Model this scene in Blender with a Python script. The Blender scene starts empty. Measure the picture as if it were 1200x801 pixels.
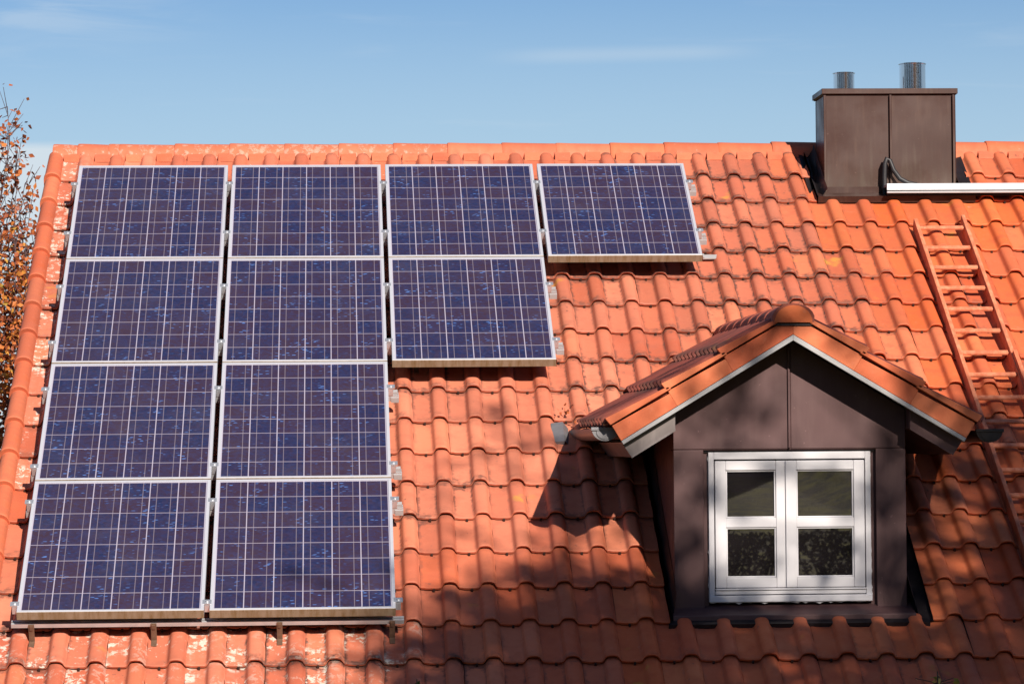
import bpy, bmesh, math, random
from mathutils import Vector, Matrix
from math import sin, cos, pi, radians
random.seed(11)
rnd = random.random
def ru(a, b): return a + (b - a) * random.random()

SC = bpy.context.scene
COL = SC.collection
Z0 = 6.2                                  # height of the roof reference point above the ground by the house
TH = 0.5460814                            # roof pitch
CT, ST = cos(TH), sin(TH)
O = Vector((0, 0.0857, -0.141 + Z0))
VU, VS, VN = Vector((1, 0, 0)), Vector((0, -CT, -ST)), Vector((0, -ST, CT))
def R(u, s, h=0.0): return O + VU * u + VS * s + VN * h
def P(x, y, z): return Vector((x, y, z + Z0))

# ------------------------------------------------------------------ mesh helpers
class MB:
    def __init__(self): self.v, self.f, self.a, self.uv = [], [], [], []
    def add(self, pts, faces, attr=None, uvs=None):
        n = len(self.v)
        self.v += [tuple(p) for p in pts]
        self.f += [tuple(i + n for i in f) for f in faces]
        self.a += [attr or (0.5, 0.5, 0.0, 1.0)] * len(pts)
        self.uv += uvs if uvs else [(0.0, 0.0)] * len(pts)
    def box(self, x0, x1, y0, y1, z0, z1, m=None, attr=None):
        p = [Vector((x, y, z)) for z in (z0, z1) for y in (y0, y1) for x in (x0, x1)]
        if m: p = [m @ q for q in p]
        self.add(p, [(0, 2, 3, 1), (4, 5, 7, 6), (0, 1, 5, 4), (2, 6, 7, 3), (0, 4, 6, 2), (1, 3, 7, 5)], attr)
    def prism(self, poly, y0, y1, m=None):          # polygon in x,z pushed along y
        n = len(poly)
        p = [Vector((x, y, z)) for y in (y0, y1) for x, z in poly]
        if m: p = [m @ q for q in p]
        self.add(p, [tuple(range(n)), tuple(range(2 * n - 1, n - 1, -1))] + [(i, i + n, (i + 1) % n + n, (i + 1) % n) for i in range(n)])
    def tube(self, pts, rad, n=8, cap=True):
        pts = [Vector(p) for p in pts]
        if not hasattr(rad, '__len__'): rad = [rad] * len(pts)
        ring = []
        prev = None
        for i, p in enumerate(pts):
            d = (pts[min(i + 1, len(pts) - 1)] - pts[max(i - 1, 0)]).normalized()
            a = prev - d * prev.dot(d) if prev is not None else (Vector((0, 0, 1)).cross(d) if abs(d.z) < .9 else Vector((1, 0, 0)).cross(d))
            a.normalize(); prev = a; b = d.cross(a)
            ring += [p + (a * cos(2 * pi * k / n) + b * sin(2 * pi * k / n)) * rad[i] for k in range(n)]
        f = [(i * n + k, i * n + (k + 1) % n, (i + 1) * n + (k + 1) % n, (i + 1) * n + k) for i in range(len(pts) - 1) for k in range(n)]
        if cap: f += [tuple(range(n))[::-1], tuple(range((len(pts) - 1) * n, len(pts) * n))]
        self.add(ring, f)
    def mesh(self, name, mat, smooth=False):
        me = bpy.data.meshes.new(name)
        me.from_pydata(self.v, [], self.f)
        ca = me.attributes.new('tile', 'FLOAT_COLOR', 'POINT')
        ca.data.foreach_set('color', [c for t in self.a for c in t])
        if any(u != (0.0, 0.0) for u in self.uv):
            ul = me.uv_layers.new(name='UVMap')
            li = [0] * len(me.loops); me.loops.foreach_get('vertex_index', li)
            ul.data.foreach_set('uv', [c for i in li for c in self.uv[i]])
        if mat: me.materials.append(mat)
        if smooth:
            me.polygons.foreach_set('use_smooth', [True] * len(me.polygons))
            me.set_sharp_from_angle(angle=radians(smooth if smooth is not True else 40))
        me.validate(); me.update()
        return me

def link(name, me, parent=None, loc=None):
    o = bpy.data.objects.new(name, me); COL.objects.link(o)
    if parent: o.parent = parent
    if loc: o.location = loc
    return o
def build(name, mb, mat, parent=None, smooth=False, bevel=0, origin=None):
    if origin is not None:
        mb.v = [tuple(Vector(p) - origin) for p in mb.v]
    o = link(name, mb.mesh(name, mat, smooth), parent, origin)
    if bevel:
        md = o.modifiers.new('bevel', 'BEVEL'); md.width = bevel; md.segments = 2; md.limit_method = 'ANGLE'; md.angle_limit = radians(35)
    return o
def empty(name, loc=(0, 0, 0), rx=0.0, rz=0.0):
    o = bpy.data.objects.new(name, None); COL.objects.link(o)
    o.location = loc; o.rotation_euler = (rx, 0, rz); o.empty_display_size = .2
    return o
def tag(o, label=None, cat=None, group=None, kind=None):
    if label: o['label'] = label
    if cat: o['category'] = cat
    if group: o['group'] = group
    if kind: o['kind'] = kind
    return o

# ------------------------------------------------------------------ material helpers
class NT:
    def __init__(self, name):
        self.m = bpy.data.materials.new(name); self.m.use_nodes = True
        self.t = self.m.node_tree; self.t.nodes.clear()
        self.out = self.t.nodes.new('ShaderNodeOutputMaterial')
        self.b = self.t.nodes.new('ShaderNodeBsdfPrincipled')
        self.t.links.new(self.b.outputs[0], self.out.inputs[0])
    def node(self, typ, **kw):
        n = self.t.nodes.new(typ)
        for k, v in kw.items(): setattr(n, k, v)
        return n
    def put(self, sock, v):
        if isinstance(v, bpy.types.NodeSocket): self.t.links.new(v, sock)
        elif isinstance(v, (tuple, list)) and len(v) == 3 and sock.type == 'RGBA': sock.default_value = (*v, 1)
        else: sock.default_value = v
    def set(self, **kw):
        for k, v in kw.items(): self.put(self.b.inputs[k.replace('_', ' ')], v)
    def math(self, op, a, b=0.0, c=None, clamp=False):
        n = self.node('ShaderNodeMath', operation=op, use_clamp=clamp)
        self.put(n.inputs[0], a); self.put(n.inputs[1], b)
        if c is not None: self.put(n.inputs[2], c)
        return n.outputs[0]
    def mix(self, f, a, b, blend='MIX'):
        n = self.node('ShaderNodeMix', data_type='RGBA', blend_type=blend)
        self.put(n.inputs[0], f); self.put(n.inputs[6], a); self.put(n.inputs[7], b)
        return n.outputs[2]
    def ramp(self, f, lo, hi, a=0.0, b=1.0):          # smooth map range
        n = self.node('ShaderNodeMapRange', interpolation_type='SMOOTHSTEP')
        self.put(n.inputs[0], f); self.put(n.inputs[1], lo); self.put(n.inputs[2], hi); self.put(n.inputs[3], a); self.put(n.inputs[4], b)
        return n.outputs[0]
    def coord(self, kind='Object'): return self.node('ShaderNodeTexCoord').outputs[kind]
    def mapping(self, v, scale=(1, 1, 1), loc=(0, 0, 0), rot=(0, 0, 0)):
        n = self.node('ShaderNodeMapping'); self.put(n.inputs[0], v)
        n.inputs[1].default_value = loc; n.inputs[2].default_value = rot; n.inputs[3].default_value = scale
        return n.outputs[0]
    def noise(self, v, scale, detail=4.0, rough=.55, dist=0.0):
        n = self.node('ShaderNodeTexNoise'); self.put(n.inputs['Vector'], v)
        n.inputs['Scale'].default_value = scale; n.inputs['Detail'].default_value = detail
        n.inputs['Roughness'].default_value = rough; n.inputs['Distortion'].default_value = dist
        return n.outputs[0]
    def voronoi(self, v, scale, out='Distance', rand=1.0):
        n = self.node('ShaderNodeTexVoronoi'); self.put(n.inputs['Vector'], v); n.inputs['Scale'].default_value = scale
        n.inputs['Randomness'].default_value = rand
        return n.outputs[out]
    def sep(self, v):
        n = self.node('ShaderNodeSeparateXYZ'); self.put(n.inputs[0], v); return n.outputs
    def bump(self, h, strength=.3, dist=.01):
        n = self.node('ShaderNodeBump'); self.put(n.inputs['Height'], h)
        n.inputs['Strength'].default_value = strength; n.inputs['Distance'].default_value = dist
        self.put(self.b.inputs['Normal'], n.outputs[0])

def terracotta(name, dark=False):
    g = NT(name)
    at = g.node('ShaderNodeAttribute', attribute_name='tile')
    r = g.node('ShaderNodeSeparateColor'); g.put(r.inputs[0], at.outputs['Color'])
    rv, new, lich = r.outputs[0], r.outputs[1], r.outputs[2]
    co = g.coord('Object')
    uv = g.sep(g.coord('UV'))
    n1 = g.noise(co, 1.3, 3); n2 = g.noise(co, 9, 5); n3 = g.noise(co, 60, 4); n4 = g.noise(co, 26, 6, .65)
    old = g.mix(rv, (.40, .094, .048), (.60, .200, .116))
    old = g.mix(g.ramp(n1, .4, .65, 0, .5), old, (.50, .150, .088))
    new_shade_col = g.mix(rv, (.50, .086, .022), (.60, .148, .042))  # redder tone of newer tiles, also used as shade tint low on the roof
    c = g.mix(new, old, new_shade_col)
    if dark: c = g.mix(rv, (.19, .042, .030), (.30, .080, .050))
    c = g.mix(g.math('MULTIPLY', g.ramp(g.math('FRACT', g.math('MULTIPLY', rv, 7.31)), .55, 1.0), .38), c, (.27, .078, .048) if not dark else (.07, .03, .03))
    # blotchy weathering
    c = g.mix(g.ramp(n2, .45, .75, 0, .45), c, g.mix(new, (.32, .095, .058), (.40, .065, .028)) if not dark else (.085, .03, .028))
    c = g.mix(g.ramp(n4, .55, .8, 0, .35 if not dark else .2), c, (.60, .21, .13))
    # grime caught along the borders of each pan
    ex = g.math('ABSOLUTE', g.math('SUBTRACT', uv[0], .5)); ey = g.math('ABSOLUTE', g.math('SUBTRACT', uv[1], .5))
    e = g.math('SMOOTH_MAX', ex, g.math('MULTIPLY', ey, .93), .10)
    e = g.math('ADD', e, g.math('MULTIPLY', g.math('SUBTRACT', n4, .5), .55))
    amt = g.math('MULTIPLY', g.ramp(g.noise(co, .9, 2), .40, .60, .16, .95), g.ramp(new, .2, .9, 1, .25))
    gm = g.math('MULTIPLY', g.ramp(e, .32, .50), amt)
    c = g.mix(gm, c, (.11, .048, .036))
    # dark moss and soot spots
    c = g.mix(g.math('MULTIPLY', g.ramp(n4, .62, .70), g.ramp(n2, .50, .62, 0, .65)), c, (.045, .032, .028))
    # pale lichen: sparse everywhere, crusty where the attribute says so
    lv = g.noise(g.mapping(co, (1, 1, 1)), 24, 8, .72)
    thr = g.math('SUBTRACT', .75, g.math('MULTIPLY', lich, .24))
    lm = g.ramp(lv, thr, g.math('ADD', thr, .035), 0, .85)
    lm = g.math('MULTIPLY', lm, g.ramp(g.noise(co, 5, 3), .42, .56, .05, 1))
    lm = g.math('MULTIPLY', lm, g.ramp(ex, .02, .06, .3, 1))
    c = g.mix(lm, c, g.mix(n3, (.42, .38, .31), (.70, .66, .58)))
    c = g.mix(at.outputs['Alpha'], (.03, .014, .010), c)
    # a little yellow lichen
    c = g.mix(g.math('MULTIPLY', g.ramp(g.noise(co, 2.7, 3), .66, .74, 0, .6), g.ramp(n2, .45, .6)), c, (.50, .27, .04))
    g.set(Base_Color=c, Roughness=g.ramp(n2, .3, .7, .62, .85), Specular_IOR_Level=.3)
    g.bump(g.math('ADD', g.math('MULTIPLY', n3, .5), n4), .35, .004)
    return g.m

def metal_sheet(name, col, rough=.4, metallic=.35, streak=.5, col2=None, dust=None):
    g = NT(name); co = g.coord('Object')
    n = g.noise(g.mapping(co, (14, 14, 1.4)), 1.6, 5, .6); n2 = g.noise(co, 3.2, 4); n3 = g.noise(co, 45, 4)
    c2 = col2 or tuple(min(1, x * 1.7 + .02) for x in col)
    c = g.mix(g.ramp(n, .45, .75, 0, streak), col, c2)
    c = g.mix(g.ramp(n2, .4, .7, 0, .35), c, tuple(x * .7 for x in col))
    if dust:                                             # rain-washed dust gathered low on the sheets
        zz = g.math('ADD', g.sep(co)[2], g.math('MULTIPLY', g.math('SUBTRACT', n, .5), .9))
        c = g.mix(g.ramp(zz, .05, -.42, 0, .6), c, dust)
    c = g.mix(g.ramp(n3, .70, .76, 0, .5), c, tuple(min(1, x * 2.6 + .05) for x in col))
    g.set(Base_Color=c, Roughness=g.ramp(n2, .3, .7, rough - .08, rough + .12), Metallic=metallic, Specular_IOR_Level=.3)
    g.bump(g.noise(co, 1.7, 1), .5, .05)
    return g.m

def plain(name, col, rough=.5, metallic=0.0, var=.25, scale=8, spec=.4, bump=.1):
    g = NT(name); co = g.coord('Object'); n = g.noise(co, scale, 5, .6); n2 = g.noise(co, scale * 7, 3)
    c = g.mix(g.ramp(n, .35, .7, 0, var), col, tuple(x * .45 for x in col))
    c = g.mix(g.ramp(n2, .55, .75, 0, var * .6), c, tuple(min(1, x * 1.4) for x in col))
    g.set(Base_Color=c, Roughness=rough, Metallic=metallic, Specular_IOR_Level=spec)
    if bump: g.bump(n2, bump, .004)
    return g.m

M_TILE = terracotta('terracotta_tile')
M_MAROON = terracotta('maroon_tile', True)
M_CLAD = metal_sheet('brown_sheet_metal', (.086, .043, .043), .5, .1, .3, (.12, .070, .065))
M_CHIM = metal_sheet('weathered_brown_metal', (.042, .017, .013), .40, .15, .5, (.080, .043, .030), (.085, .060, .044))
M_FLASH = metal_sheet('dark_flashing', (.028, .022, .024), .38, .5, .4)
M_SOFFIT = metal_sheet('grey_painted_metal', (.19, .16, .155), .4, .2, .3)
M_TRIM = plain('white_metal_trim', (.36, .345, .35), .35, .1, .2, 12)
M_ALU = plain('aluminium', (.62, .63, .66), .38, .75, .15, 20)
M_RAIL = plain('rail_aluminium', (.50, .50, .52), .42, .5, .2, 18)
M_STEEL = plain('stainless_steel', (.80, .76, .75), .13, 1.0, .03, 3, bump=0)
M_WHITE = plain('white_window_paint', (.52, .50, .52), .55, 0, .03, 4, bump=.03)
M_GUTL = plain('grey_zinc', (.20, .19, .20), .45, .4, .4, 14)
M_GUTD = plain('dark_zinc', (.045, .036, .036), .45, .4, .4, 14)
def wood_mat():
    g = NT('worn_red_brown_wood'); co = g.coord('Object')
    n = g.noise(g.mapping(co, (14, 6, 14)), 2, 5, .6); n2 = g.noise(co, 5, 4); n3 = g.noise(co, 70, 3)
    c = g.mix(g.ramp(n, .35, .7), (.50, .135, .065), (.64, .23, .125))
    c = g.mix(g.ramp(n2, .5, .7, 0, .35), c, (.30, .10, .06))
    c = g.mix(g.ramp(n3, .62, .7, 0, .5), c, (.50, .30, .20))
    g.set(Base_Color=c, Roughness=.75, Specular_IOR_Level=.25); g.bump(n3, .15, .002)
    return g.m
M_LADDER = wood_mat()
M_HOOK = plain('rusted_hook_steel', (.20, .12, .08), .6, .5, .5, 20)
M_HOSE = plain('black_rubber', (.018, .016, .018), .5, 0, .2, 20)
M_DECK = plain('roof_underlay', (.035, .028, .026), .9, 0, .2, 4)
M_PLASTER = plain('cream_render', (.55, .50, .42), .85, 0, .15, 3)
M_BARK = plain('purple_brown_bark', (.085, .052, .055), .85, 0, .4, 20, bump=.4)
M_BARKD = plain('dark_bark', (.07, .05, .04), .9, 0, .4, 12, bump=.4)

def leaf_mat(name, cols, rough=.55, trans=.25):
    g = NT(name)
    at = g.node('ShaderNodeAttribute', attribute_name='tile')
    r = g.node('ShaderNodeSeparateColor'); g.put(r.inputs[0], at.outputs['Color'])
    cr = g.node('ShaderNodeValToRGB'); g.put(cr.inputs[0], r.outputs[0])
    el = cr.color_ramp.elements
    while len(el) < len(cols): el.new(.5)
    for i, c in enumerate(cols):
        el[i].position = i / max(1, len(cols) - 1); el[i].color = (*c, 1)
    g.set(Base_Color=cr.outputs[0], Roughness=rough, Specular_IOR_Level=.35)
    tr = g.node('ShaderNodeBsdfTranslucent'); g.put(tr.inputs[0], cr.outputs[0])
    ms = g.node('ShaderNodeMixShader'); ms.inputs[0].default_value = trans
    g.t.links.new(g.b.outputs[0], ms.inputs[1]); g.t.links.new(tr.outputs[0], ms.inputs[2]); g.t.links.new(ms.outputs[0], g.out.inputs[0])
    return g.m
M_LEAF_AUT = leaf_mat('autumn_leaves', [(.12, .035, .022), (.34, .085, .030), (.50, .15, .035), (.58, .24, .045), (.60, .38, .08)])
M_LEAF_GRN = leaf_mat('green_leaves', [(.035, .05, .012), (.07, .085, .018), (.12, .11, .02)])
M_LEAF_DRK = leaf_mat('dark_shrub_leaves', [(.015, .020, .006), (.03, .034, .008), (.05, .042, .012)], .95, .12)
M_LEAF_YEL = leaf_mat('yellow_green_leaves', [(.22, .18, .03), (.46, .36, .09), (.60, .42, .16)])

def panel_mat():
    g = NT('polycrystalline_cells')
    uvv = g.coord('UV'); uv = g.sep(uvv)
    oi = g.node('ShaderNodeObjectInfo').outputs['Random']
    off = g.math('MULTIPLY', oi, 53.0)
    fl = g.node('ShaderNodeVectorMath', operation='FLOOR'); g.put(fl.inputs[0], uvv)
    cm = g.node('ShaderNodeCombineXYZ'); g.put(cm.inputs[2], off)
    ad = g.node('ShaderNodeVectorMath', operation='ADD'); g.put(ad.inputs[0], fl.outputs[0]); g.put(ad.inputs[1], cm.outputs[0])
    wn = g.node('ShaderNodeTexWhiteNoise', noise_dimensions='3D'); g.put(wn.inputs['Vector'], ad.outputs[0])
    ad2 = g.node('ShaderNodeVectorMath', operation='ADD'); g.put(ad2.inputs[0], uvv); g.put(ad2.inputs[1], cm.outputs[0])
    cell = g.mix(g.ramp(wn.outputs[0], .15, .85), (.011, .016, .054), (.035, .019, .033))
    v1 = g.node('ShaderNodeTexVoronoi'); g.put(v1.inputs['Vector'], g.mapping(ad2.outputs[0], (1, 1.3, 1))); v1.inputs['Scale'].default_value = 8
    vs = g.node('ShaderNodeSeparateColor'); g.put(vs.inputs[0], v1.outputs['Color'])
    cell = g.mix(g.math('MULTIPLY', vs.outputs[0], .55), cell, (.026, .033, .105))
    cell = g.mix(g.math('MULTIPLY', vs.outputs[1], .5), cell, (.038, .020, .034))
    # bright blue crystal flakes
    v2 = g.node('ShaderNodeTexVoronoi'); g.put(v2.inputs['Vector'], g.mapping(ad2.outputs[0], (.8, 2.2, 1), (3.1, 1.7, 0), (0, 0, .35))); v2.inputs['Scale'].default_value = 6.5
    v2s = g.node('ShaderNodeSeparateColor'); g.put(v2s.inputs[0], v2.outputs['Color'])
    clus = g.ramp(g.noise(ad2.outputs[0], .9, 3), .46, .66)
    fm = g.math('MULTIPLY', g.ramp(v2s.outputs[0], .72, .90), clus)
    fm = g.math('MULTIPLY', fm, g.ramp(v2.outputs['Distance'], .3, .5, 1, 0))
    cell = g.mix(g.math('MULTIPLY', fm, .9), cell, (.075, .155, .40))
    # dust film
    cell = g.mix(g.ramp(g.noise(ad2.outputs[0], .6, 4), .4, .8, .0, .08), cell, (.15, .13, .14))
    fx = g.math('FRACT', uv[0]); fy = g.math('FRACT', uv[1])
    lx = g.ramp(g.math('ABSOLUTE', g.math('SUBTRACT', fx, .5)), .478, .487)
    ly = g.ramp(g.math('ABSOLUTE', g.math('SUBTRACT', fy, .5)), .477, .486)
    bus = g.ramp(g.math('ABSOLUTE', g.math('SUBTRACT', g.math('ABSOLUTE', g.math('SUBTRACT', fx, .5)), .25)), .010, .018, 1, 0)
    c = g.mix(g.math('MULTIPLY', bus, .8), cell, (.155, .13, .16))
    c = g.mix(g.math('MULTIPLY', ly, .85), c, (.28, .25, .31))
    c = g.mix(g.math('MULTIPLY', lx, .95), c, (.33, .30, .37))
    # white margin between the outer cells and the frame
    mx = g.math('MAXIMUM', g.math('MULTIPLY', uv[0], -1), g.math('SUBTRACT', uv[0], 6.0)); my = g.math('MAXIMUM', g.math('MULTIPLY', uv[1], -1), g.math('SUBTRACT', uv[1], 8.0))
    c = g.mix(g.ramp(g.math('MAXIMUM', mx, my), 0, .012), c, (.36, .335, .41))
    g.set(Base_Color=c, Roughness=.16, Specular_IOR_Level=.45, IOR=1.45)
    return g.m
M_CELL = panel_mat()
def frame_mat():
    g = NT('panel_frame_aluminium'); co = g.coord('Object'); s = g.sep(co)
    n = g.noise(g.mapping(co, (16, 1, 3)), 2.2, 5, .7); n2 = g.noise(co, 40, 4)
    low = g.ramp(s[1], .0005, .003, 1, 0)
    m = g.math('MULTIPLY', low, g.ramp(n, .28, .62, 1, .88))
    c = g.mix(g.ramp(n2, .5, .8, 0, .2), (.55, .55, .60), (.36, .35, .38))
    c = g.mix(m, c, g.mix(n, (.075, .042, .016), (.25, .165, .075)))
    g.set(Base_Color=c, Roughness=.4, Metallic=g.math('MULTIPLY', g.math('SUBTRACT', 1.0, m), .35), Specular_IOR_Level=.5)
    return g.m
M_FRAME = frame_mat()
def glass_mat():
    g = NT('dark_window_glass')
    g.set(Base_Color=(.010, .008, .009), Roughness=.012, IOR=2.6, Specular_IOR_Level=.5)
    co = g.coord('Object'); g.bump(g.noise(co, 2.0, 2), .006, .02)
    return g.m
M_GLASS = glass_mat()

# ------------------------------------------------------------------ the house
house = tag(empty('house', (4.5, 0.5, 0)), 'house roof of orange pantiles with a gabled dormer and a brown metal chimney', 'house')
HOFF = Vector((4.5, 0.5, 0))
def hpart(name, mb, mat, parent=house, **kw):
    """a part of the house, its vertices given in world coordinates"""
    off = HOFF
    p = parent
    if p is not house: off = HOFF + Vector(p.location)
    ctr = sum((Vector(v) for v in mb.v), Vector()) / max(1, len(mb.v))
    mb.v = [tuple(Vector(v) - ctr) for v in mb.v]
    sm = kw.pop('smooth', False); bev = kw.pop('bevel', 0)
    o = link(name, mb.mesh(name, mat, sm), p, ctr - off)
    if bev:
        md = o.modifiers.new('bevel', 'BEVEL'); md.width = bev; md.segments = 2; md.limit_method = 'ANGLE'; md.angle_limit = radians(35)
    return o

TP, CP = 0.211, 0.3570                       # tile pitch across, course pitch down the slope
U0, S0 = 0.0105, -0.0626                     # first roll, first course lip
PROF = [(-.1665, .0075), (-.152, .0075), (-.137, .004), (-.115, .0035), (-.090, .0035), (-.068, .0038), (-.0595, .006), (-.053, .0125), (-.0475, .0235), (-.0425, .033), (-.036, .0395),
        (-.027, .0435), (-.014, .0455), (0, .0455), (.014, .0435), (.025, .0375), (.033, .028), (.039, .016), (.0455, .010)]
XS = [p[0] for p in PROF]
PH_ = {p[0]: p[1] for p in PROF}
def prof(x, t, fl):
    """height of a pantile across its width; x from the roll centre"""
    h = PH_[x]
    return h if x < -.064 else h * (.90 + .06 * t + .05 * fl)
TS = [0, .25, .55, .80, .90, .955, .985, 1.0]
def tile_verts(F, c, sb, attr, mb, clamp=None, hoff=0.0, length=.398, xs=XS, lift=.031, mirror=False, rot=0.0, nub=True):
    pts, uvs = [], []
    nx = len(xs)
    rows = list(TS)
    for j, t in enumerate(rows):
        fl = 1.0 if t > .9 else 0.0
        drop = 0.0 if t < .98 else (.0015 if t < .99 else .007)
        for x in xs:
            h = prof(x, t, fl) + lift * t - .003 + hoff - drop
            uu = c + (-x if mirror else x) + rot * (t - 1) * length
            sag = .002 * (1 - ((x + .10) / .07) ** 2) if -.17 < x < -.04 else 0
            ss = sb - (1 - t) * length + sag * t * .8 + (.004 * fl if x > -.04 else 0) - rot * x
            if clamp: uu = max(clamp[0], min(clamp[1], uu))
            pts.append(F(uu, ss, h)); uvs.append(((x + .166) / .118 if x < -.05 else .5, min(1, (t * length - .04) / .357 + .001)))
    j = len(rows)
    for x in xs:                                     # thickness of the lower edge
        h = prof(x, 1, 1) + lift - .023 + hoff
        uu = c + (-x if mirror else x)
        sag = .002 * (1 - ((x + .10) / .07) ** 2) if -.17 < x < -.04 else 0
        if clamp: uu = max(clamp[0], min(clamp[1], uu))
        pts.append(F(uu, sb - .004 + sag * .8 - rot * x, h)); uvs.append((.5, .5))
    f = [(a * nx + i, a * nx + i + 1, (a + 1) * nx + i + 1, (a + 1) * nx + i) for a in range(j) for i in range(nx - 1)]
    # the free long edge beside the roll turns down
    n = len(pts)
    for t in (0, .5, 1.0):
        uu = c + (-.047 if mirror else .047)
        if clamp: uu = max(clamp[0], min(clamp[1], uu))
        pts.append(F(uu, sb - (1 - t) * length, lift * t - .012 + hoff)); uvs.append((.5, .5))
    f += [(nx - 1, 3 * nx - 1, n + 1, n), (3 * nx - 1, j * nx - 1, n + 2, n + 1)]
    if nub and not clamp:
        for nxp in (-.095,):
            a = c + nxp
            q = [F(a + dx, sb + .004 + ds, lift - .010 + hoff + dh) for dh in (-.016, -.002) for ds in (-.006, .007) for dx in (-.006, .006)]
            mb.add(q, [w for w in ((0, 2, 3, 1), (4, 5, 7, 6), (0, 1, 5, 4), (2, 6, 7, 3), (0, 4, 6, 2), (1, 3, 7, 5))], (.1, .3, 0, 0.0), [(.5, .5)] * 8)
    mb.add(pts, f, attr, uvs)

def tile_attr(u, s):
    r = random.gauss(.45, .25)
    if 1.9 < u < 3.5 and 1.9 < s < 4.6: r += .35
    r = max(0, min(1, r))
    sm = lambda a, b, x: (lambda q: q * q * (3 - 2 * q))(max(0, min(1, (x - a) / (b - a))))
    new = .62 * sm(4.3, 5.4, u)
    if s > 4.0: new = max(new, .75 * sm(4.0, 5.6, s) * sm(1.6, 3.4, u))  # lower roof: newer tiles, plus the red of the tree shade put into colour
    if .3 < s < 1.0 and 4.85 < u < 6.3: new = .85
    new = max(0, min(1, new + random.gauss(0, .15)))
    l = .12
    if u < 2.25 and s > 5.3: l = .95
    elif u < .0 and s < 4: l = 1.0
    elif u < .0: l = .45
    elif u < 2.2 and s < .1: l = .5
    l = max(0, l + random.gauss(0, .10))
    return (r, new, l, 1.0)

NC0, NC1, NR = 0, 44, 19
roof_mb = MB()
for k in range(NR):
    sb = S0 + CP * k
    for i in range(NC0, NC1):
        c = U0 + TP * i + ru(-.002, .002)
        lo, hi = c - .1665, c + .0455
        cl = None
        if k <= 1:
            cut = (4.965, 6.045)
        elif 10 <= k <= 15: cut = (3.512, 4.955)
        else: cut = None
        if cut:
            if lo >= cut[0] and hi <= cut[1]: continue
            if lo < cut[0] < hi: cl = (lo - 1, cut[0])
            elif lo < cut[1] < hi: cl = (cut[1], hi + 1)
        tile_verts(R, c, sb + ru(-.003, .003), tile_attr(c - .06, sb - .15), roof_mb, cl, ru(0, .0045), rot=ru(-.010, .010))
YR = 0.54
SR = (O.y - YR) / CT
for i in range(0, 44):                               # upstands that close the gap under the ridge tiles
    c = U0 + TP * i
    if 4.90 < c < 6.05: continue
    roof_mb.add([R(c - .155, SR + .09, .03), R(c - .05, SR + .09, .03), R(c - .05, SR + .165, .012), R(c - .155, SR + .165, .012), R(c - .155, SR + .10, .045), R(c - .05, SR + .10, .045), R(c - .05, SR + .15, .04), R(c - .155, SR + .15, .04)],
            [(0, 1, 5, 4), (1, 2, 6, 5), (2, 3, 7, 6), (3, 0, 4, 7), (4, 5, 6, 7)], (ru(.2, .8), .3, .3, 1), [(.5, .5)] * 8)
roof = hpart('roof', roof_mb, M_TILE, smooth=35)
deck = MB()
YR = 0.54                                         # ridge line
ZR = R(0, (O.y - YR) / CT, 0).z
SR = (O.y - YR) / CT
deck.add([R(-.20, SR, -.012), R(9.25, SR, -.012), R(9.25, 6.40, -.012), R(-.20, 6.40, -.012), R(-.20, SR, -.06), R(9.25, SR, -.06), R(9.25, 6.40, -.06), R(-.20, 6.40, -.06)],
         [(0, 1, 2, 3), (7, 6, 5, 4), (0, 4, 5, 1), (1, 5, 6, 2), (2, 6, 7, 3), (3, 7, 4, 0)])
hpart('roof_underlay', deck, M_DECK, roof)
rear = MB()
def RB(u, s, h): return Vector((u, YR + s * CT, ZR - s * ST)) + Vector((0, ST, CT)) * h
rear.add([RB(-.2, 0, .02), RB(9.25, 0, .02), RB(9.25, 6.6, .02), RB(-.2, 6.6, .02), RB(-.2, 0, -.06), RB(9.25, 0, -.06), RB(9.25, 6.6, -.06), RB(-.2, 6.6, -.06)],
         [(0, 3, 2, 1), (7, 4, 5, 6), (0, 1, 5, 4), (1, 2, 6, 5), (2, 3, 7, 6), (3, 0, 4, 7)])
hpart('rear_roof_slope', rear, M_TILE)
# walls
w = MB()
yf, yb = R(0, 6.1).y, RB(0, 6.2, 0).y
zf = R(0, 6.1).z - .10
w.prism([(yf, 0), (yf, zf), (YR, ZR - .12), (yb, RB(0, 6.2, 0).z - .1), (yb, 0)], -.10, .20, Matrix(((0, 1, 0, 0), (1, 0, 0, 0), (0, 0, 1, 0), (0, 0, 0, 1))))
hpart('gable_wall', w, M_PLASTER)
w = MB(); w.prism([(yf, 0), (yf, zf), (YR, ZR - .12), (yb, RB(0, 6.2, 0).z - .1), (yb, 0)], 8.8, 9.1, Matrix(((0, 1, 0, 0), (1, 0, 0, 0), (0, 0, 1, 0), (0, 0, 0, 1))))
hpart('gable_wall', w, M_PLASTER)
w = MB(); w.box(.201, 8.799, yf + .002, yf + .3, 0, zf - .02); hpart('front_wall', w, M_PLASTER)
w = MB(); w.box(.201, 8.799, yb - .3, yb - .002, 0, zf - .12); hpart('rear_wall', w, M_PLASTER)

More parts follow.
